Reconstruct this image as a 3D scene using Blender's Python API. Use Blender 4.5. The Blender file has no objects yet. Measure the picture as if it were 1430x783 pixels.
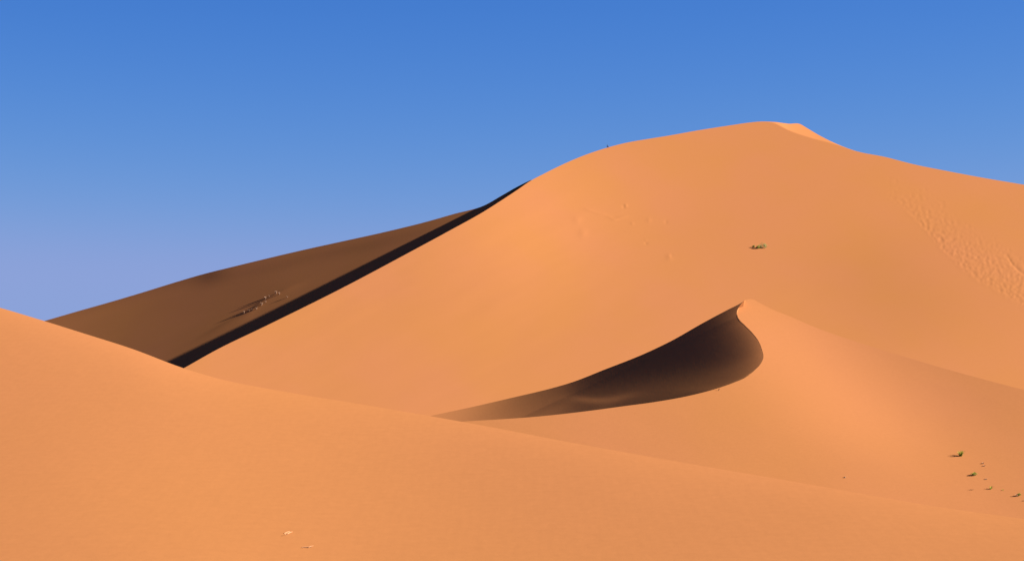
import bpy, bmesh, math, random
import numpy as np
from mathutils import Vector, Matrix

S = bpy.context.scene
COL = S.collection
rng = np.random.default_rng(7)
random.seed(7)

# ------------------------------------------------------------------ camera, sky, sun, exposure
W0, H0, F = 1430.0, 783.0, 3225.0          # photo size and focal length in photo pixels
HZ = 600.0                                 # photo row of the eye-level horizon
cam_d = bpy.data.cameras.new('camera')
cam_d.sensor_fit = 'HORIZONTAL'
cam_d.sensor_width = 36.0
cam_d.lens = 36.0 * F / W0
cam_d.shift_y = (HZ - H0 / 2) / W0
cam_d.clip_start = 0.5
cam_d.clip_end = 60000.0
cam = bpy.data.objects.new('camera', cam_d)
cam.rotation_euler = (math.pi / 2, 0, 0)
COL.objects.link(cam)
S.camera = cam

SUN_EL = math.radians(25.0)
TE = math.tan(SUN_EL)
CE, SE = math.cos(SUN_EL), math.sin(SUN_EL)
sun_d = bpy.data.lights.new('sun', 'SUN')
sun_d.energy = 5.0
sun_d.angle = math.radians(0.5)
sun_d.color = (1.0, 0.97, 0.92)
sun = bpy.data.objects.new('sun', sun_d)
sun.rotation_euler = (0, math.pi / 2 - SUN_EL, 0)      # light comes from the right (+x)
COL.objects.link(sun)

world = bpy.data.worlds.new('World')
S.world = world
world.use_nodes = True
wn, wl = world.node_tree.nodes, world.node_tree.links
wn.clear()
sky = wn.new('ShaderNodeTexSky')
sky.sky_type = 'NISHITA'
sky.sun_disc = False
sky.sun_elevation = SUN_EL
sky.sun_rotation = math.radians(90)
sky.altitude = 1500
sky.air_density = 1.0
sky.dust_density = 0.0
sky.ozone_density = 3.0
bg = wn.new('ShaderNodeBackground')
bg.inputs['Strength'].default_value = 0.05
EXPOSURE = 2.3
_k = 0.05 * 2**EXPOSURE
SKY_GRADE = ((1.78, 0.066/_k, 2.2, 0.262/_k), (3.05, 0.214/_k, 1.3, 0.365/_k), (4.9, 0.66/_k, 1.0, 0.70/_k))
wo = wn.new('ShaderNodeOutputWorld')
# polarised desert sky: the same sky with its colour contrast deepened channel by channel
sep = wn.new('ShaderNodeSeparateColor'); cmb = wn.new('ShaderNodeCombineColor')
wl.new(sky.outputs['Color'], sep.inputs['Color'])
for ch, (ref, out, pw, cap) in zip(('Red', 'Green', 'Blue'), SKY_GRADE):
    dv = wn.new('ShaderNodeMath'); dv.operation = 'DIVIDE'; dv.inputs[1].default_value = ref
    po = wn.new('ShaderNodeMath'); po.operation = 'POWER'; po.inputs[1].default_value = pw
    mu = wn.new('ShaderNodeMath'); mu.operation = 'MULTIPLY'; mu.inputs[1].default_value = out
    wl.new(sep.outputs[ch], dv.inputs[0]); wl.new(dv.outputs[0], po.inputs[0])
    sm = wn.new('ShaderNodeMath'); sm.operation = 'SMOOTH_MIN'; sm.inputs[1].default_value = cap; sm.inputs[2].default_value = cap*0.35
    wl.new(po.outputs[0], mu.inputs[0]); wl.new(mu.outputs[0], sm.inputs[0]); wl.new(sm.outputs[0], cmb.inputs[ch])
wl.new(cmb.outputs['Color'], bg.inputs['Color'])
wl.new(bg.outputs['Background'], wo.inputs['Surface'])

S.view_settings.view_transform = 'Standard'
S.view_settings.look = 'None'
S.view_settings.exposure = EXPOSURE
S.view_settings.gamma = 1.0
S.cycles.diffuse_bounces = 2

# ------------------------------------------------------------------ helpers
def P(px, row, Y):
    """photo pixel at a distance Y -> world point(s)"""
    px, row, Y = np.broadcast_arrays(np.asarray(px, float), np.asarray(row, float), np.asarray(Y, float))
    return np.stack([(px - 715.0) / F * Y, Y, (HZ - row) / F * Y], -1)

def curve(pts):
    """smooth monotone-x interpolation (Catmull-Rom / Hermite) through traced points"""
    a = np.array(pts, float)
    x, y = a[:, 0], a[:, 1]
    m = np.gradient(y, x)
    def f(q):
        q = np.asarray(q, float)
        i = np.clip(np.searchsorted(x, q) - 1, 0, len(x) - 2)
        h = x[i + 1] - x[i]
        t = np.clip((q - x[i]) / h, 0, 1)
        return ((2*t**3 - 3*t**2 + 1) * y[i] + (t**3 - 2*t**2 + t) * h * m[i]
                + (-2*t**3 + 3*t**2) * y[i+1] + (t**3 - t**2) * h * m[i+1])
    return f

def polyline(pts, n, smooth=True):
    """points along a traced curve, resampled by arc length; returns (n,k)"""
    a = np.array(pts, float)
    seg = np.hypot(np.diff(a[:, 0]), np.diff(a[:, 1]))
    s = np.concatenate([[0], np.cumsum(seg)])
    q = np.linspace(0, s[-1], n)
    return np.stack([curve(np.stack([s, a[:, k]], 1))(q) if smooth else np.interp(q, s, a[:, k])
                     for k in range(a.shape[1])], 1)

def g2(px, row, cx, cy, sx, sy, rot=0.0):
    c, s = math.cos(rot), math.sin(rot)
    dx, dy = px - cx, row - cy
    return np.exp(-0.5 * (((c*dx + s*dy) / sx)**2 + ((-s*dx + c*dy) / sy)**2))

def sig(x):
    return 1 / (1 + np.exp(-np.clip(x, -40, 40)))

def waves(px, row, seed, lo, hi, n=14, stretch=2.2, ang=0.25):
    """smooth random undulation, stretched along the wind"""
    r = np.random.default_rng(seed)
    out = 0
    c, s = math.cos(ang), math.sin(ang)
    u, v = (c*px - s*row) / stretch, s*px + c*row
    for _ in range(n):
        lam = math.exp(r.uniform(math.log(lo), math.log(hi)))
        th = r.uniform(0, 2*math.pi); ph = r.uniform(0, 2*math.pi)
        out = out + lam / hi * np.sin((u*math.cos(th) + v*math.sin(th)) * 2*math.pi/lam + ph)
    return out / math.sqrt(n)

def mesh_obj(name, verts, faces, mat, parent=None, smooth=True):
    me = bpy.data.meshes.new(name)
    verts = np.asarray(verts, np.float32).reshape(-1, 3)
    faces = np.asarray(faces, np.int32)
    k = faces.shape[1]
    me.vertices.add(len(verts)); me.vertices.foreach_set('co', verts.ravel())
    me.loops.add(faces.size); me.loops.foreach_set('vertex_index', faces.ravel())
    me.polygons.add(len(faces))
    me.polygons.foreach_set('loop_start', np.arange(0, faces.size, k, dtype=np.int32))
    me.polygons.foreach_set('use_smooth', np.full(len(faces), smooth, dtype=bool))
    me.update(calc_edges=True)
    me.materials.append(mat)
    o = bpy.data.objects.new(name, me)
    COL.objects.link(o)
    if parent: o.parent = parent
    return o

def grid_faces(nr, nc, off=0):
    i = np.arange(nr - 1)[:, None] * nc + np.arange(nc - 1)[None] + off
    return np.stack([i, i + nc, i + nc + 1, i + 1], -1).reshape(-1, 4)

def join_grids(grids):
    V, Fc, off = [], [], 0
    for g in grids:
        nr, nc = g.shape[:2]
        V.append(g.reshape(-1, 3)); Fc.append(grid_faces(nr, nc, off)); off += nr * nc
    return np.concatenate(V), np.concatenate(Fc)

def skirt(edge, direction, drop, dists):
    """lee side of a crest: falls away behind the edge; (own vertices: a crisp brink)"""
    d = np.asarray(direction, float)
    if d.ndim == 1: d = np.broadcast_to(d, (len(edge), 2))
    d = d / np.linalg.norm(d, axis=1, keepdims=True)
    rows = []
    for t in dists:
        p = edge.copy()
        p[:, :2] += d * t
        p[:, 2] -= drop * t
        rows.append(p)
    return np.stack(rows[::-1], 0)

def tag(o, label=None, cat=None, group=None, kind=None):
    if label: o['label'] = label
    if cat: o['category'] = cat
    if group: o['group'] = group
    if kind: o['kind'] = kind
    return o

# ------------------------------------------------------------------ materials
def new_mat(name):
    m = bpy.data.materials.new(name); m.use_nodes = True
    n, l = m.node_tree.nodes, m.node_tree.links
    b = n['Principled BSDF']
    return m, n, l, b

def sand_material():
    m, n, l, b = new_mat('sand')
    b.inputs['Roughness'].default_value = 1.0
    b.inputs['Specular IOR Level'].default_value = 0.0
    geo = n.new('ShaderNodeNewGeometry')
    def noise(scale, detail, rough, stretch=None):
        t = n.new('ShaderNodeTexNoise')
        t.inputs['Scale'].default_value = scale
        t.inputs['Detail'].default_value = detail
        t.inputs['Roughness'].default_value = rough
        if stretch:
            mp = n.new('ShaderNodeMapping'); mp.inputs['Scale'].default_value = stretch
            l.new(geo.outputs['Position'], mp.inputs['Vector']); l.new(mp.outputs['Vector'], t.inputs['Vector'])
        else:
            l.new(geo.outputs['Position'], t.inputs['Vector'])
        return t
    big = noise(0.03, 3, 0.5, (1.0, 0.35, 1.0))
    ramp = n.new('ShaderNodeValToRGB')
    ramp.color_ramp.elements[0].position = 0.32
    ramp.color_ramp.elements[0].color = (0.230, 0.0888, 0.0280, 1)
    ramp.color_ramp.elements[1].position = 0.68
    ramp.color_ramp.elements[1].color = (0.233, 0.0872, 0.0325, 1)
    l.new(big.outputs['Fac'], ramp.inputs['Fac'])
    fine = noise(2.2, 4, 0.7)
    mr = n.new('ShaderNodeMapRange')
    mr.inputs['From Min'].default_value = 0.25; mr.inputs['From Max'].default_value = 0.75
    mr.inputs['To Min'].default_value = 0.965; mr.inputs['To Max'].default_value = 1.035
    l.new(fine.outputs['Fac'], mr.inputs['Value'])
    mul = n.new('ShaderNodeVectorMath'); mul.operation = 'SCALE'
    l.new(ramp.outputs['Color'], mul.inputs[0]); l.new(mr.outputs['Result'], mul.inputs['Scale'])
    l.new(mul.outputs['Vector'], b.inputs['Base Color'])
    # faint wind ripples
    wv = n.new('ShaderNodeTexWave'); wv.wave_type = 'BANDS'; wv.bands_direction = 'X'
    wv.inputs['Scale'].default_value = 0.9; wv.inputs['Distortion'].default_value = 5.0
    wv.inputs['Detail'].default_value = 2.0; wv.inputs['Detail Scale'].default_value = 0.6
    l.new(geo.outputs['Position'], wv.inputs['Vector'])
    bp = n.new('ShaderNodeBump'); bp.inputs["Strength"].default_value = 0.006; bp.inputs['Distance'].default_value = 0.05
    l.new(wv.outputs['Fac'], bp.inputs['Height'])
    gr = noise(1.1, 5, 0.75, (1.0, 0.6, 1.0))
    b2 = n.new('ShaderNodeBump'); b2.inputs['Strength'].default_value = 0.07; b2.inputs['Distance'].default_value = 0.08
    l.new(gr.outputs['Fac'], b2.inputs['Height']); l.new(bp.outputs['Normal'], b2.inputs['Normal'])
    l.new(b2.outputs['Normal'], b.inputs['Normal'])
    return m

SAND = sand_material()

def flat_mat(name, col, var=0.25, scale=6.0, rough=0.8, glow_through=0.0):
    m, n, l, b = new_mat(name)
    b.inputs['Roughness'].default_value = rough
    b.inputs['Specular IOR Level'].default_value = 0.2
    t = n.new('ShaderNodeTexNoise'); t.inputs['Scale'].default_value = scale
    geo = n.new('ShaderNodeNewGeometry'); l.new(geo.outputs['Position'], t.inputs['Vector'])
    r = n.new('ShaderNodeValToRGB')
    r.color_ramp.elements[0].position = 0.3; r.color_ramp.elements[1].position = 0.7
    r.color_ramp.elements[0].color = tuple(c*(1-var) for c in col) + (1,)
    r.color_ramp.elements[1].color = tuple(min(1, c*(1+var)) for c in col) + (1,)
    l.new(t.outputs['Fac'], r.inputs['Fac']); l.new(r.outputs['Color'], b.inputs['Base Color'])
    if glow_through:                                   # thin leaves let sunlight through
        tr = n.new('ShaderNodeBsdfTranslucent'); mx = n.new('ShaderNodeMixShader'); mx.inputs['Fac'].default_value = glow_through
        l.new(r.outputs['Color'], tr.inputs['Color'])
        l.new(b.outputs['BSDF'], mx.inputs[1]); l.new(tr.outputs['BSDF'], mx.inputs[2])
        l.new(mx.outputs['Shader'], n['Material Output'].inputs['Surface'])
    return m

# ------------------------------------------------------------------ traced outlines (photo pixels)
RIDGE = [(-250,770),(-50,672),(120,587),(200,545),(260,512),(300,489.5),(369,456),(478,402),(576,350),(626,323),(678,294),(700,280),
         (722,265.5),(741,252.5),(760,242.5),(780,232.5),(812,218.5),(844,207.5),(870,200.5),(909,193.5),(931,190),(973,182.5),(1021,175),
         (1045,171.5),(1060,170),(1082,170.5),(1102,173),(1117,173.3),(1127,179),(1143,188.5),(1166,200),(1192,210),(1237,219.5),
         (1276,229.5),(1318,238),(1374,248.5),(1430,258),(1600,290),(1900,360)]
FAR = [(-300,545),(-100,493),(0,465.5),(63.5,447.5),(110,434),(148,423.3),(190.5,410.8),(250,392.5),(279,384),(328,371.7),(370,361.5),(430,347.5),
       (478,337),(537,324),(596,309.5),(633,299),(678,286),(700,273.5),(722,261),(738,253),(760,244),(800,238)]
FORE = [(-3000,520),(-2200,440),(-1500,350),(-1000,315),(-500,332),(-200,385),(0,429.5),(65,449),(116,465),(185,487),(257,514),(300,527),(400,547),(500,563.5),(600,580.5),(645,588.5),
        (710,600.5),(779,614),(900,636),(1000,653.5),(1100,670.5),(1200,688),(1297,705),(1430,724),(1700,758),(2100,800),(2800,850),(3600,900)]
# crescent: brink from the left tip, round the hollow, up to the peak, then down the right flank; third number: where
# the fall line from that point meets the foot of the slope
BRINK = [(-400,690,-380),(100,650,120),(350,622,370),(540,600,560),(601,592,620),(644.5,588.3,668),(699,585,725),(750,581.3,778),(780,578.3,808),(825,573,853),(869.5,567,900),
         (914,561,950),(959,553,1000),(1000,542.5,1048),(1024.5,534,1080),(1041,526.7,1105),(1054,516.5,1130),(1062,508,1150),
         (1066,498.5,1172),(1064,488,1200),(1059,475.6,1240),(1051,465,1312),(1041,455,1400),(1031.5,445.5,1420),(1028.3,436.5,1432),
         (1032,427.5,1440),(1039,420.5,1446),(1046,417.5,1452),(1052,418.2,1458),(1061,423,1470),(1082,433.5,1488),(1100,440.5,1504),
         (1136,456,1530),(1179,471.5,1560),(1218,483.8,1590),(1261,497,1622),(1314.5,513,1660),(1368,527.8,1700),(1430,544,1745),
         (1600,585,1870),(1900,640,2110)]
UPPER = [(540,592),(570,587),(601,580.3),(663,567),(717,554.5),(772,541.3),(797,534),(844.5,515.6),(899,494),(935,477),(983,450),
         (1019,431),(1032,424.5),(1041,419)]
ridge_f, far_f, fore_f = curve(RIDGE), curve(FAR), curve(FORE)

# ------------------------------------------------------------------ tall dune
FACET = curve([(1060,170),(1082,172.5),(1102,182),(1134,193),(1166,201.5),(1193,210.5)])
def D_tall(px, row):
    b, c = 0.12, 3.2
    D = math.log(870) + (b*(px - 741) + c*(252 - row)) / F
    # brighter, more sun-turned shoulder near the junction of the ridges
    D = D + 0.34/F * 120*np.tanh((px - 735)/120) * np.exp(-0.5*((row - 285)/90)**2)
    # shallow gully turning away from the sun on the right
    D = D - 0.20/F * 130*np.tanh((px - 1235 - 0.25*(row-395))/130) * np.exp(-0.5*((row - 400)/70)**2)
    # sunlit facet on the right of the summit
    h = np.where((px > 1060) & (px < 1193), np.maximum(0, FACET(px) - row), 0)
    D = D + 3.6/F * h
    D = D + 0.0011*waves(px, row, 3, 90, 420)
    D = D + 7e-5*waves(px, row, 31, 14, 60, 18, 3.0, 0.35)*(0.35 + sig((840 - px)/60) + 0.5*waves(px, row, 32, 150, 400))
    return D

FP_LO = curve([(1225,268),(1248,283),(1276,306),(1307,339.5),(1346,379),(1397,410),(1430,432),(1560,500)])
def relief_tall(px, row, Y):
    """trampled patch, old slump line and a few pocks: height in metres"""
    r = np.random.default_rng(21)
    z = np.zeros_like(px)
    pits = []
    for _ in range(5200):
        x = r.uniform(1240, 1560)
        e = r.gamma(1.7, 15) * (0.35 + (x - 1240)/190)
        if e > 70: continue
        if r.random() > min(1, 0.15 + (x - 1240)/150): continue
        y = FP_LO(x) - e - 1
        pits.append((x, y, r.uniform(0.08, 0.40)*min(1, 0.35+(x-1240)/110), r.uniform(1.0, 2.6)))
    dx = px[0, 1] - px[0, 0]
    for x, y, a, s in pits:
        j0 = int((x - 7 - px[0, 0]) / dx); j1 = int((x + 7 - px[0, 0]) / dx) + 1
        if j0 < 0 or j1 >= px.shape[1]: continue
        rr = row[:, (j0 + j1)//2]
        i0 = max(0, np.searchsorted(rr, y - 6)); i1 = np.searchsorted(rr, y + 6)
        if i1 <= i0: continue
        q = ((px[i0:i1, j0:j1] - x)/s)**2 + ((row[i0:i1, j0:j1] - y)/(s*0.75))**2
        z[i0:i1, j0:j1] += 0.52 * a * (1.2*np.exp(-0.5*q*0.55) - 2.0*np.exp(-0.5*q))*0.8
    def line(pts, a, w):
        f = curve(pts)
        lo, hi = pts[0][0], pts[-1][0]
        m = sig((px - lo)/2) * sig((hi - px)/2)
        return a * m * np.exp(-0.5*((row - f(px))/w)**2)
    z += line([(818,293),(826,295),(834,297.5),(846,299.5)], 0.35, 1.2)
    z += line([(850,303.5),(858,306),(866,304),(874,303)], 0.4, 1.2)
    z += line([(1406,356),(1412,366),(1420,375),(1432,384)], -0.5, 1.6)
    for x, y, a, s in [(874,287,.5,1.3),(871,289,-.4,1.3),(883,312,.3,1.3),(902,339,-.5,1.3),(902,337,.4,1.0),(814,326,.35,4),(806,308,.3,4),
                       (930,310,-.3,1.5),(906,308,.25,2),(935,359,.35,3),(938,357,-.3,1.5)]:
        z += a*np.exp(-0.5*(((px-x)/s)**2 + ((row-y)/s)**2))
    return z*0.20

def build_tall():
    nc, nr = 1500, 400
    px1 = np.linspace(-250, 1900, nc)
    t = np.linspace(0, 1, nr)[:, None]
    top = ridge_f(px1)[None]
    bot = np.maximum(top + 60, 820.0)
    px = np.broadcast_to(px1, (nr, nc)).copy()
    row = top + (bot - top) * t**1.35
    Y = np.exp(D_tall(px, row))
    G = P(px, row, Y)
    rel = relief_tall(px, row, Y)
    rel[0] = 0
    G[..., 2] += rel
    w = sig((px1 - 765)/25)[:, None]
    d = np.array([[-0.9, 0.5]])*(1-w) + np.array([[0.15, 1.0]])*w
    B = skirt(G[0], d, 0.58, [0, 1.5, 6, 20, 60, 160, 320])
    V, Fc = join_grids([B, G])
    o = mesh_obj('tall_dune', V, Fc, SAND)
    tag(o, 'tall sunlit orange dune with a long ridge and a small peaked summit', kind='structure')
    return o
build_tall()

# ------------------------------------------------------------------ far dune (its lee face lies in grazing light)
LEDGE = curve([(180,515),(240,490),(318,450),(345,436.5),(365,422),(390,408),(430,391),(480,368)])
def D_far(px, row):
    c = 3.0
    b = -1.07
    D = math.log(872) + (b*(px - 741) + c*(252 - row)) / F
    h = row - far_f(px)                       # steeper strip just under the crest
    D = D + 0.0007*waves(px, row, 11, 80, 300, ang=0.45)
    D = D + 6e-5*waves(px, row, 34, 8, 40, 22, 5.0, 0.33)
    D = D + 0.012*sig((px - 722)/6)
    D = D - 0.22/F * 55*np.log1p(np.exp(-(px - 125)/55))           # turns a little more to the sun at its low end
    D = D - 0.13/F * 24*np.tanh((px - 292)/24) * np.exp(-0.5*((h - 6)/8)**2)
    D = D - 0.0004*np.exp(-h/3.0)
    return D
def build_far():
    nc, nr = 700, 150
    px1 = np.linspace(-300, 742, nc)
    t = np.linspace(0, 1, nr)[:, None]
    top = far_f(px1)[None]
    bot = np.maximum(ridge_f(px1)[None] + 45, top + 60)
    px = np.broadcast_to(px1, (nr, nc)).copy()
    row = top + (bot - top) * t
    Y = np.exp(D_far(px, row))
    G = P(px, row, Y)
    # a low ledge with old shrub mounds
    m = sig((px - 300)/14) * sig((410 - px)/10)
    d = row - LEDGE(px)
    G[..., 2] += m * 0.30 * sig(d/1.6) * np.exp(-np.maximum(d, 0)/8)
    B = skirt(G[0], (-0.3, 1), 0.55, [0, 1.5, 6, 20, 60, 160, 300])
    V, Fc = join_grids([B, G])
    o = mesh_obj('shaded_dune', V, Fc, SAND)
    tag(o, 'far dune whose brown shaded face falls behind the long sunlit ridge', kind='structure')
build_far()

# ------------------------------------------------------------------ crescent dune
YC = 330.0
def D_cres(px, row):
    b, c = 0.10, 3.2
    D = math.log(YC) + (b*(px - 1043) + c*(418 - row)) / F
    # sun-turned nose running down from the peak
    nose = px - (1085 + 1.05*(row - 480))
    D = D + 0.42/F * 100*np.tanh(nose/100) * sig((632 - row)/26)
    D = D - 0.22/F * 150*np.tanh((nose - 230)/150)
    D = D + 0.15/F * 150*np.log1p(np.exp(-(px - 1010)/150))
    D = D - D0C
    D = D + 0.0009*waves(px, row, 5, 80, 300)
    D = D + 6e-5*waves(px, row, 33, 16, 60, 18, 3.0, -0.3)
    return D
D0C = 0.0
D0C = float(D_cres(np.array(1043.0), np.array(418.0))) - math.log(YC)

def build_crescent():
    nb = 1300
    bd = polyline(BRINK, nb)
    bd[:, 2] = bd[:, 0] + (bd[:, 2] - bd[:, 0])*(900 - bd[:, 1])/(775 - bd[:, 1])     # fall lines run on to row 900
    nr = 170
    t = (np.linspace(0, 1, nr)**1.5)[:, None]
    px = bd[:, 0][None]*(1 - t) + bd[:, 2][None]*t
    row = bd[:, 1][None]*(1 - t) + 900.0*t
    G = P(px, row, np.exp(D_cres(px, row)))
    ipk = int(np.argmin(np.hypot(bd[:, 0]-1046, bd[:, 1]-417.5)))
    # lee side: near horn drops into the hollow, right flank drops away behind
    dirs = np.zeros((nb, 2)); drop = 0.6
    w = sig((np.arange(nb) - ipk)/6.0)[:, None]
    dirs = np.array([[-0.75, 0.65]])*(1-w) + np.array([[0.1, 1.0]])*w
    near = bd[:, 0] < 1035
    B = skirt(G[0], dirs, drop, [0, 0.4, 1.5, 5, 16])
    keep = np.arange(nb)
    lo = keep[(bd[:, 1] > 528) & (keep < ipk)]
    hi = keep[keep >= ipk]
    grids = [G, B[:, lo[0]:lo[-1]+1], skirt(G[0, ipk:], dirs[ipk:], 0.5, [0, 1, 4, 12, 40, 90])]
    V, Fc = join_grids(grids)
    o = mesh_obj('crescent_dune', V, Fc, SAND)
    tag(o, 'smaller crescent dune with a peaked top and a dark scooped hollow on its left', kind='structure')
    # hollow (slip face)
    i1 = ipk
    R = bd[:i1+1, :2]
    nU = 420
    U = polyline(UPPER, nU)
    # matched points: R index as a function of U position
    s = np.linspace(0, 1, nU)
    keyU = [(540,592),(663,567),(797,534),(899,494),(960,463),(983,450),(1005,438.5),(1019,431),(1030,425.5),(1036,422),(1041,419)]
    keyR = [(540,600),(699,585),(869.5,567),(1000,542.5),(1041,526.7),(1062,508),(1066,498.5),(1059,475.6),(1036,450),(1028.3,436.5),(1039.5,420.3)]
    iu = [int(np.argmin(np.hypot(U[:,0]-a, U[:,1]-b))) for a, b in keyU]
    ir = [int(np.argmin(np.hypot(R[:,0]-a, R[:,1]-b))) for a, b in keyR]
    iu[0], iu[-1], _x = 0, nU-1, 0
    m = curve(list(zip(iu, ir)))(np.arange(nU))
    m = np.clip(m, 0, len(R)-1)
    Rm = np.stack([np.interp(m, np.arange(len(R)), R[:, k]) for k in (0, 1)], 1)
    ext = 14*sig((990 - Rm[:, 0])/12) * (Rm[:, 1] > 505)          # runs on behind the near horn
    Rx = Rm.copy(); Rx[:, 1] += ext
    nv = 160
    t = np.linspace(0, 1, nv)[:, None]
    px = U[:, 0][None]*(1-t) + Rx[:, 0][None]*t
    row = U[:, 1][None]*(1-t) + Rx[:, 1][None]*t
    iS = [k for k in range(i1 + 1) if k >= ir[5] - 12]               # the brink from its lowest turn up to the peak
    Sx, Sr = R[iS, 0], R[iS, 1]
    hollow = Hollow(Sx, Sr)
    D = hollow(px, row)
    D = D + 0.0001
    xs = brink_x(row)                                               # never in front of the lit side at the brink
    over = (px > xs + 0.6) & (row > 414) & (row < 529)
    D = np.where(over, np.maximum(D, D_cres(px, row) + 0.0005), D)
    # near the shared brink the hollow must not stand in front of the horn
    Gh = P(px, row, np.exp(D))
    Bh = skirt(Gh[0], (0.0, 1.0), 0.6, [0, 0.5, 2, 8, 30])
    V, Fc = join_grids([Bh, Gh])
    h = mesh_obj('slip_face', V, Fc, SAND, parent=o)
    h['label'] = 'dark hollow slip face under the curved brink'

BR_ROW = [414, 420, 427.5, 436.5, 445.5, 455, 465, 475.6, 488, 498.5, 508, 516.5, 526.7, 534, 542.5]
BR_X = [1046, 1039, 1032, 1028.3, 1031.5, 1041, 1051, 1059, 1064, 1066, 1062, 1054, 1041, 1024.5, 1000]
def brink_x(row):
    return np.interp(row, BR_ROW, BR_X)

def hollow_gain(px, row):
    """how fast the slip face turns towards the sun; 0 = grazing, 1.4 = fully lit dune"""
    w = row + TE*(px - 1050)
    low = sig((w - (460 + 0.24*(px - 860)))/8)
    xs = brink_x(row)
    k = 0.72*np.exp(-np.maximum(0, xs - px)/21.0) * (0.30 + 0.70*sig((row - 472)/12))
    k = k + 0.17*low - 0.002*(1 - low)*sig((px - 800)/14)
    k = k + 0.85*sig((690 - px)/42) + 0.10*sig((795 - px)/10)
    f = row - (556 - 0.05*(px - 840) + 3*np.cos((px - 840)/17.0))
    k = k + 0.20*np.exp(-0.5*(f/3.2)**2) * np.exp(-0.5*((px - 840)/30)**2)
    return k

class Hollow:
    """depth of the slip face, summed up along the sun's direction, starting at the brink"""
    def __init__(self, Sx, Sr):
        self.w = np.arange(330.0, 640.0, 1.0)
        self.x = np.arange(480.0, 1110.0, 1.0)
        X, Wg = np.meshgrid(self.x, self.w)
        k = hollow_gain(X, Wg - TE*(X - 1050))
        I = np.cumsum(k, 1) / CE / F
        sw = Sr + TE*(Sx - 1050)
        o = np.argsort(sw); sw, sx, sr = sw[o], Sx[o], Sr[o]
        wu = np.linspace(sw[0], sw[-1], 140)
        Dw = np.interp(wu, sw, D_cres(sx, sr)); xw = np.interp(wu, sw, sx)
        for _ in range(4):
            Dw[1:-1] = (Dw[:-2] + 2*Dw[1:-1] + Dw[2:])/4
        n0 = int(np.searchsorted(wu, 432)); n1 = int(np.searchsorted(wu, 470))
        lo = (Dw[n1] - Dw[n0])/(wu[n1] - wu[n0]); hi = (Dw[-1] - Dw[-20])/(wu[-1] - wu[-20])
        D0 = np.interp(self.w, wu, Dw)
        D0 = np.where(self.w < wu[n0], Dw[n0] + lo*(self.w - wu[n0]), D0)
        D0 = np.where(self.w > wu[-1], Dw[-1] + hi*(self.w - wu[-1]), D0)
        xr = np.where(self.w < 432, np.interp(432, wu, xw), np.interp(self.w, wu, xw))
        Iref = np.array([np.interp(xr[i], self.x, I[i]) for i in range(len(self.w))])
        self.D = D0[:, None] + I - Iref[:, None]
    def __call__(self, px, row):
        w = row + TE*(px - 1050)
        fi = np.clip(w - self.w[0], 0, len(self.w) - 1.001); fj = np.clip(px - self.x[0], 0, len(self.x) - 1.001)
        i, j = fi.astype(int), fj.astype(int); a, b = fi - i, fj - j
        D = self.D
        return D[i, j]*(1-a)*(1-b) + D[i+1, j]*a*(1-b) + D[i, j+1]*(1-a)*b + D[i+1, j+1]*a*b
build_crescent()

# ------------------------------------------------------------------ foreground dune
def D_fore(px, row):
    c = 6.0
    D = math.log(62) + (-0.10*(px - 500) + c*(783 - row)) / F
    D = D + 0.35/F*220*np.tanh((px - 330)/220)
    h = row - fore_f(px)
    D = D + 0.017*np.exp(-h/26.0)                 # rounds over towards the crest
    D = D + 0.0028*waves(px, row, 9, 120, 500)
    D = D + 1.5e-4*waves(px, row, 35, 14, 70, 20, 3.0, -0.2)
    return D
def build_fore():
    nc, nr = 1100, 300
    px1 = np.concatenate([np.linspace(-3000, -110, 120), np.linspace(-100, 1530, 860), np.linspace(1545, 3600, 120)])
    t = np.linspace(0, 1, nr)[:, None]
    top = fore_f(px1)[None]
    px = np.broadcast_to(px1, (nr, nc)).copy()
    row = top + (2300 - top) * t**2.1
    G = P(px, row, np.exp(D_fore(px, row)))
    B = skirt(G[0], (0.1, 1), 0.42, [0, 0.7, 2.5, 8, 25, 60])
    V, Fc = join_grids([B, G])
    o = mesh_obj('sloping_dune', V, Fc, SAND)
    tag(o, 'broad smooth sunlit sand slope across the whole foreground', kind='structure')
build_fore()

# ------------------------------------------------------------------ desert floor out to the horizon
def build_ground():
    n, R = 96, [0, 60, 150, 300, 600, 1200, 2500, 6000, 15000, 40000]
    th = np.linspace(0, 2*math.pi, n + 1)
    G = np.stack([np.stack([r*np.cos(th), r*np.sin(th), np.full(n+1, -16.0)], 1) for r in R], 0)
    V, Fc = join_grids([G])
    o = mesh_obj('ground', V, Fc, SAND)
    tag(o, 'flat orange desert floor between the dunes', kind='structure')
build_ground()

# ------------------------------------------------------------------ plants
LEAF = flat_mat('green_leaf', (0.195, 0.200, 0.026), 0.35, 5.0, glow_through=0.55)
PALE_LEAF = flat_mat('pale_leaf', (0.155, 0.150, 0.040), 0.3, 4.0, glow_through=0.35)
TWIG = flat_mat('bleached_twig', (0.26, 0.15, 0.09), 0.3, 5.0)
DRY = flat_mat('dry_stalk', (0.40, 0.25, 0.15), 0.3, 5.0)
BARK = flat_mat('bark', (0.10, 0.055, 0.028), 0.3, 5.0)

def on(Dfun, px, row):
    a = np.array([[float(px)]]), np.array([[float(row)]])
    Y = float(np.exp(Dfun(*a))[0, 0])
    return Vector(P(px, row, Y)), Y / F          # point, metres per photo pixel

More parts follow.
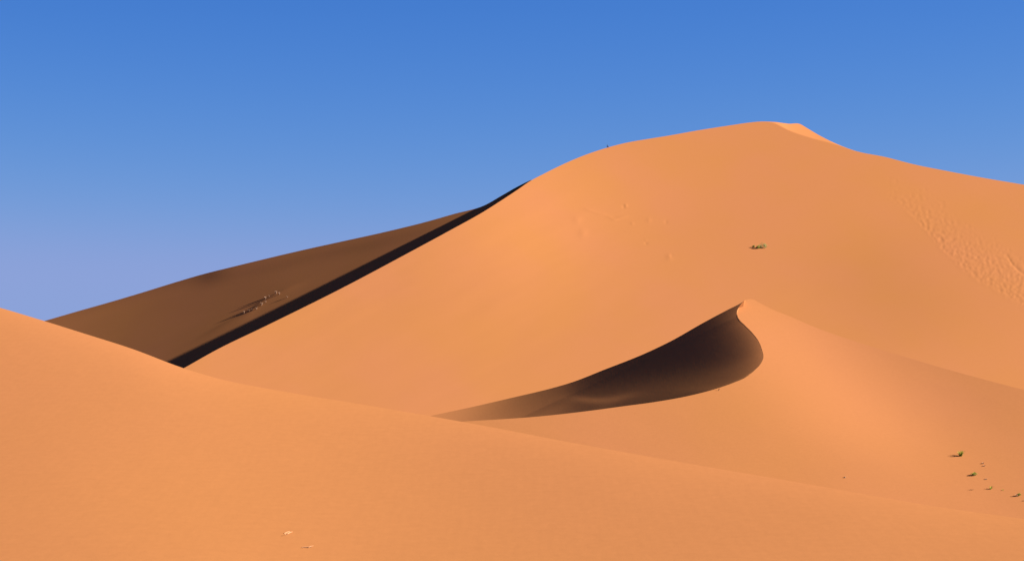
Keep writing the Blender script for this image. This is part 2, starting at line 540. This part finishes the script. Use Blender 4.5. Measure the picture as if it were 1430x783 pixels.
def blades(n, spread, height, width, lean=(0, 0), seed=0, droop=0.6, segs=4):
    """curved tapering blades that rise from one foot"""
    r = random.Random(seed); V, Fc = [], []
    for _ in range(n):
        az = r.uniform(0, 2*math.pi); out = spread*math.sqrt(r.random()); h = height*r.uniform(0.5, 1.0)
        x0, y0 = 0.22*out*math.cos(az), 0.22*out*math.sin(az)
        tx, ty = out*math.cos(az) + lean[0]*h, out*math.sin(az) + lean[1]*h
        wv = Vector((-math.sin(az + r.uniform(-.8, .8)), math.cos(az), 0)); b = len(V)
        for k in range(segs + 1):
            t = k/segs
            c = Vector((x0 + (tx-x0)*t**1.5, y0 + (ty-y0)*t**1.5, h*(t - droop*0.35*t**3) - 0.05*height*(1-t)))
            w = width*(1 - 0.85*t)
            V += [c - wv*w/2, c + wv*w/2]
        for k in range(segs):
            i = b + 2*k
            Fc.append((i, i+1, i+3, i+2))
    return V, Fc

def leaf_cloud(n, rx, ry, rz, size, seed=0, lumps=7):
    """small leaves gathered in lumps around a dome"""
    r = random.Random(seed); V, Fc = [], []
    L = []
    for _ in range(lumps):
        az = r.uniform(0, 2*math.pi); q = math.sqrt(r.random())*0.75
        L.append((rx*q*math.cos(az), ry*q*math.sin(az), rz*(0.25 + 0.55*r.random()*(1-q*0.5)), r.uniform(0.22, 0.42)))
    for _ in range(n):
        cx, cy, cz, cr = r.choice(L)
        d = Vector((r.gauss(0,1), r.gauss(0,1), r.gauss(0,1))).normalized() * (r.random()**0.45)
        c = Vector((cx + d.x*cr*rx, cy + d.y*cr*ry, max(0.03*rz, cz + d.z*cr*rz)))
        u = Vector((r.gauss(0,1), r.gauss(0,1), r.gauss(0,1))).normalized()
        v = u.orthogonal().normalized(); s = size*r.uniform(0.6, 1.3); b = len(V)
        V += [c - u*s, c + v*s*0.4, c + u*s, c - v*s*0.4]
        Fc.append((b, b+1, b+2, b+3))
    return V, Fc

def stems(n, spread, height, rad, seed=0):
    r = random.Random(seed); V, Fc = [], []
    for _ in range(n):
        az = r.uniform(0, 2*math.pi); q = spread*math.sqrt(r.random())
        p = [Vector((0.1*q*math.cos(az), 0.1*q*math.sin(az), -0.1*height))]
        tip = Vector((q*math.cos(az), q*math.sin(az), height*r.uniform(0.6, 1)))
        for k in (0.35, 0.7, 1.0):
            p.append(p[0].lerp(tip, k) + Vector((r.uniform(-1,1), r.uniform(-1,1), 0))*0.07*spread)
        b = len(V)
        for k, c in enumerate(p):
            w = rad*(1 - 0.25*k)
            for m in range(3):
                a = m*2*math.pi/3
                V.append(c + Vector((math.cos(a)*w, math.sin(a)*w, 0)))
        for k in range(len(p)-1):
            for m in range(3):
                i, j = b + 3*k + m, b + 3*k + (m+1) % 3
                Fc.append((i, j, j+3, i+3))
    return V, Fc

def part(name, geo, mat, parent=None):
    V, Fc = geo
    return mesh_obj(name, [tuple(v) for v in V], Fc, mat, parent, smooth=False)

def thing(name, label, cat, loc, group=None, rz=0.0):
    o = bpy.data.objects.new(name, None); COL.objects.link(o)
    o.location = loc; o.rotation_euler.z = rz
    o.empty_display_size = 0.3
    return tag(o, label, cat, group)

# cluster half-way up the tall dune
G_UP = 'shrubs alone on the big dune face'
for i, (px, row, w, h, mat, lab) in enumerate([
        (1065.8, 346.5, 12.0, 8.0, PALE_LEAF, 'pale green domed shrub, tallest and rightmost of the lone cluster on the dune face'),
        (1059.0, 347.0, 6.5, 5.5, LEAF, 'dark green middle shrub of the lone cluster high on the big dune face'),
        (1052.5, 345.5, 4.5, 3.6, LEAF, 'small low shrub at the left end of the lone cluster on the big dune face')]):
    c, m = on(D_tall, px, row)
    t = thing('desert_shrub', lab, 'shrub', c, G_UP)
    part('foliage', leaf_cloud(int(120 + 26*w), w*m/2, w*m/2, h*m, 0.16, 40+i, 6 + int(w)), mat, t)
    part('stem', stems(8, w*m*0.4, h*m*0.8, 0.03, 50+i), BARK, t)

# plants at the foot of the crescent dune, right
G_FT = 'plants in a row at the foot of the crescent dune'
c, m = on(D_cres, 1341.5, 636.5)
t = thing('grass_tuft', 'upright bright green tuft, highest of the plants at lower right', 'plant', c, G_FT)
part('blade', blades(110, 7.5*m, 10*m, 0.06, (0.02, 0), 1), LEAF, t)['kind'] = 'stuff'
part('stem', stems(10, 3.0*m, 6*m, 0.015, 2), BARK, t)
c, m = on(D_cres, 1361.5, 663.5)
t = thing('low_shrub', 'wide low olive shrub below the bright green tuft at lower right', 'plant', c, G_FT)
part('foliage', leaf_cloud(260, 7.0*m, 4*m, 4.6*m, 0.07, 3, 9), LEAF, t)
part('stem', stems(12, 6*m, 3.2*m, 0.018, 4), BARK, t)
c, m = on(D_cres, 1383.5, 682.5)
t = thing('grass_tuft', 'small forked green tuft between the low shrub and the right edge', 'plant', c, G_FT)
part('blade', blades(60, 4.5*m, 6.2*m, 0.03, (0.25, 0), 5), LEAF, t)['kind'] = 'stuff'
part('stem', stems(5, 3*m, 3*m, 0.012, 6), BARK, t)
c, m = on(D_cres, 1357.0, 683.5)
t = thing('withered_plant', 'flat brown withered stalks left of the small forked tuft', 'plant', c, G_FT)
part('stalk', blades(26, 6.5*m, 1.6*m, 0.03, (0, 0), 7, 0.9), BARK, t)['kind'] = 'stuff'
part('stem', stems(6, 6*m, 1.0*m, 0.015, 8), BARK, t)
c, m = on(D_cres, 1401.0, 684.0)
t = thing('seedling', 'tiny dull green seedling right of the small forked tuft', 'plant', c, G_FT)
part('blade', blades(24, 2.8*m, 2.2*m, 0.03, (0, 0), 9), LEAF, t)['kind'] = 'stuff'
c, m = on(D_cres, 1423.5, 692.0)
t = thing('low_shrub', 'dark green low shrub beside the right edge with bleached stalks on its left', 'plant', c, G_FT)
part('foliage', leaf_cloud(200, 4.4*m, 3*m, 4.2*m, 0.06, 10, 6), LEAF, t)
V, Fc = blades(40, 3.0*m, 4.2*m, 0.035, (-0.2, 0), 11)
part('dry_stalk', ([v + Vector((-4.6*m, -0.2, 0)) for v in V], Fc), DRY, t)['kind'] = 'stuff'
c, m = on(D_cres, 1430.0, 699.0)
t = thing('withered_plant', 'dark withered plant cut by the right edge of the view', 'plant', c, G_FT)
part('stalk', blades(26, 4*m, 2.2*m, 0.03, (0, 0), 12, 0.9), BARK, t)['kind'] = 'stuff'
for k, (px, row, w, h, lab) in enumerate([
        (1372.5, 647.0, 2.6, 1.8, 'pale straw tuft up the slope from the wide low shrub, upper of two'),
        (1374.5, 650.5, 2.2, 1.6, 'pale straw tuft up the slope from the wide low shrub, lower of two'),
        (1377.0, 669.0, 3.2, 1.2, 'pale flattened straw just right of the wide low shrub')]):
    c, m = on(D_cres, px, row)
    t = thing('straw_tuft', lab, 'plant', c, 'pale straw tufts')
    part('stalk', blades(30, w*m, h*m*1.5, 0.09, (0.1, 0), 60+k, 0.8), DRY, t)['kind'] = 'stuff'

c, m = on(D_cres, 1003.5, 545.0)
t = thing('dry_plant', 'single small dark plant just below the brink of the hollow', 'plant', c)
part('stalk', blades(26, 1.4*m, 4.2*m, 0.03, (0.35, 0), 71), BARK, t)['kind'] = 'stuff'

def pebble(px, row, size, label):
    c, m = on(D_cres, px, row)
    bm = bmesh.new(); bmesh.ops.create_icosphere(bm, subdivisions=2, radius=1)
    r = random.Random(5)
    for v in bm.verts: v.co = v.co * r.uniform(0.85, 1.1); v.co.z *= 0.7
    bmesh.ops.scale(bm, vec=(size, size, size), verts=bm.verts)
    me = bpy.data.meshes.new('pebble'); bm.to_mesh(me); bm.free(); me.materials.append(BARK)
    o = bpy.data.objects.new('pebble', me); COL.objects.link(o); o.location = c + Vector((0, 0, size*0.3))
    tag(o, label, 'stone')
pebble(1179.7, 666.5, 0.11, 'tiny dark stone alone on bare sand above the near slope')

# bleached shrubs on the ledge of the shaded dune
LEDGE_SHRUBS = [(340.5, 437.5, 3.6, 3.6, 'lowest and leftmost bleached shrub on the shaded ledge'),
    (347.5, 434.5, 3.4, 2.2, 'flat bleached shrub right of the leftmost one on the shaded ledge'),
    (352.5, 433.5, 3.8, 2.0, 'flat bleached shrub in the middle of three low ones on the shaded ledge'),
    (358.0, 432.2, 2.8, 3.0, 'pointed bleached shrub ending the low left group on the shaded ledge'),
    (365.2, 426.8, 4.6, 4.6, 'widest pale bleached shrub mid-way along the shaded ledge'),
    (371.0, 422.8, 2.8, 2.4, 'tiny bleached shrub below the tall one on the shaded ledge'),
    (370.5, 418.8, 3.4, 5.0, 'tall narrow bleached shrub above the widest one on the shaded ledge'),
    (376.0, 415.0, 2.8, 3.2, 'lone bleached shrub between the tall one and the top pair on the shaded ledge'),
    (385.3, 411.0, 4.0, 4.8, 'tallest of the top right pair of bleached shrubs on the shaded ledge'),
    (389.8, 411.8, 3.0, 4.0, 'smaller right one of the top pair of bleached shrubs on the shaded ledge'),
    (401.0, 415.8, 2.6, 2.0, 'tiny bleached shrub at the far right rim of the black shadow')]
for k, (px, row, w, h, lab) in enumerate(LEDGE_SHRUBS):
    c, m = on(D_far, px, row)
    c = c + Vector((0, 0, 0.15))
    t = thing('bleached_shrub', lab, 'shrub', c, 'bleached shrubs on the ledge of the shaded dune')
    part('branches', blades(80, w*m*0.62, h*m*1.2, 0.11, (0, 0), 80+k, 0.5), TWIG, t)['kind'] = 'stuff'
    part('stem', stems(6, w*m*0.4, h*m*0.8, 0.04, 95+k), DRY, t)

# dry bits on the near slope
STRAW = flat_mat('straw', (0.25, 0.115, 0.050), 0.2, 30.0)
def stalks(segs_, rad):
    V, Fc = [], []
    for a, b in segs_:
        a, b = Vector(a), Vector(b); d = (b - a).normalized()
        u = d.orthogonal().normalized(); v = d.cross(u); base = len(V)
        for k, (t, w) in enumerate(((0, 1), (0.35, .95), (0.7, .8), (1, .45))):
            c = a.lerp(b, t) + Vector((0, 0, 0.10*(b-a).length*t*(1-t)))
            for m in range(5):
                q = m*2*math.pi/5
                V.append(c + (u*math.cos(q) + v*math.sin(q))*rad*w)
        for k in range(3):
            for m in range(5):
                i, j = base + 5*k + m, base + 5*k + (m+1) % 5
                Fc.append((i, j, j+5, i+5))
    return V, Fc
c, m = on(D_fore, 401.5, 745.0)
t = thing('dry_grass', 'pale broken grass stalks crossing on the near sand slope, upper of two', 'dry grass', c, 'dry scraps on the near slope')
part('stalk', stalks([((-4.6*m, 0, .01), (1.4*m, .5, .055))], 0.012), STRAW, t)
part('stalk', stalks([((0.4*m, -.1, .01), (5.2*m, .4, .045))], 0.013), STRAW, t)
part('stalk', stalks([((-2*m, -.4, .01), (3.5*m, -.25, .02))], 0.008), STRAW, t)
c, m = on(D_fore, 427.0, 764.5)
t = thing('dry_twig', 'pale dry twig lying level on the near sand slope, lower of two', 'twig', c, 'dry scraps on the near slope')
part('stalk', stalks([((-5.5*m, 0, .015), (7.5*m, .1, .02))], 0.014), STRAW, t)
part('twig', stalks([((4*m, 0, .02), (9.5*m, .3, .05))], 0.008), STRAW, t)

# ------------------------------------------------------------------ person resting on the crest
def person():
    DARK = flat_mat('dark_clothes', (0.016, 0.016, 0.024), 0.3, 8.0)
    SCARF = flat_mat('dark_scarf', (0.020, 0.018, 0.024), 0.3, 8.0)
    row = float(ridge_f(847.6))
    c, m = on(D_tall, 847.6, row)
    root = thing('person', 'person in dark clothes sitting on the ridge with knees drawn up, seen against the sky', 'person', c + Vector((0, 0, 0.10)))
    root.scale = (1.2, 1.2, 1.2)
    J, E, Rd = [], [], []
    def add(p, r, parent=None):
        J.append(p); Rd.append(r)
        if parent is not None: E.append((parent, len(J)-1))
        return len(J)-1
    pel = add((0, 0, .13), .16)
    bel = add((.03, 0, .30), .15, pel); che = add((.09, 0, .50), .165, bel); nk = add((.13, 0, .66), .065, che)
    hd = add((.16, 0, .75), .085, nk); tp = add((.16, 0, .86), .085, hd); add((.245, 0, .77), .028, hd)
    for s in (-1, 1):
        hip = add((.06, s*.11, .12), .105, pel); kn = add((.44, s*.13, .44), .068, hip)
        ca = add((.52, s*.13, .24), .062, kn); an = add((.57, s*.13, .05), .042, ca); add((.74, s*.14, .02), .038, an)
        sh = add((.10, s*.20, .57), .062, che); el = add((.26, s*.25, .38), .048, sh); wr = add((.46, s*.12, .33), .032, el)
        pa = add((.53, s*.06, .33), .034, wr)
        for q, ln in enumerate((.07, .085, .08, .06)):
            f1 = add((.55, s*.01, .36 - .022*q), .010, pa); add((.55, -s*(ln-.03), .355 - .022*q), .009, f1)
        th = add((.52, s*.05, .385), .012, pa); add((.545, s*.015, .40), .010, th)
    me = bpy.data.meshes.new('body'); me.from_pydata(J, E, [])
    o = bpy.data.objects.new('body', me); COL.objects.link(o); o.parent = root
    sk = o.modifiers.new('skin', 'SKIN'); sk.use_smooth_shade = True
    for v, r in zip(me.skin_vertices[0].data if me.skin_vertices else [], Rd): v.radius = (r, r)
    if not me.skin_vertices:
        bm = bmesh.new(); bm.from_mesh(me); ly = bm.verts.layers.skin.verify()
        bm.verts.ensure_lookup_table()
        for v, r in zip(bm.verts, Rd): v[ly].radius = (r, r)
        bm.verts[0][ly].use_root = True
        bm.to_mesh(me); bm.free()
    me.materials.append(DARK)
    o.modifiers.new('subdivision', 'SUBSURF').levels = 1
    o.modifiers['subdivision'].render_levels = 1
    bm = bmesh.new()
    bmesh.ops.create_uvsphere(bm, u_segments=14, v_segments=10, radius=1.0)
    for v in bm.verts:
        x, y, z = v.co
        v.co = (.145 + x*.105 - (.02 if z < -.3 else 0), y*.10, .83 + z*(.10 if z > 0 else .15))
    bmesh.ops.delete(bm, geom=[f for f in bm.faces if f.calc_center_median().x > .21 and f.calc_center_median().z < .86], context='FACES')
    hm = bpy.data.meshes.new('headscarf'); bm.to_mesh(hm); bm.free(); hm.materials.append(SCARF)
    h = bpy.data.objects.new('headscarf', hm); COL.objects.link(h); h.parent = root
person()
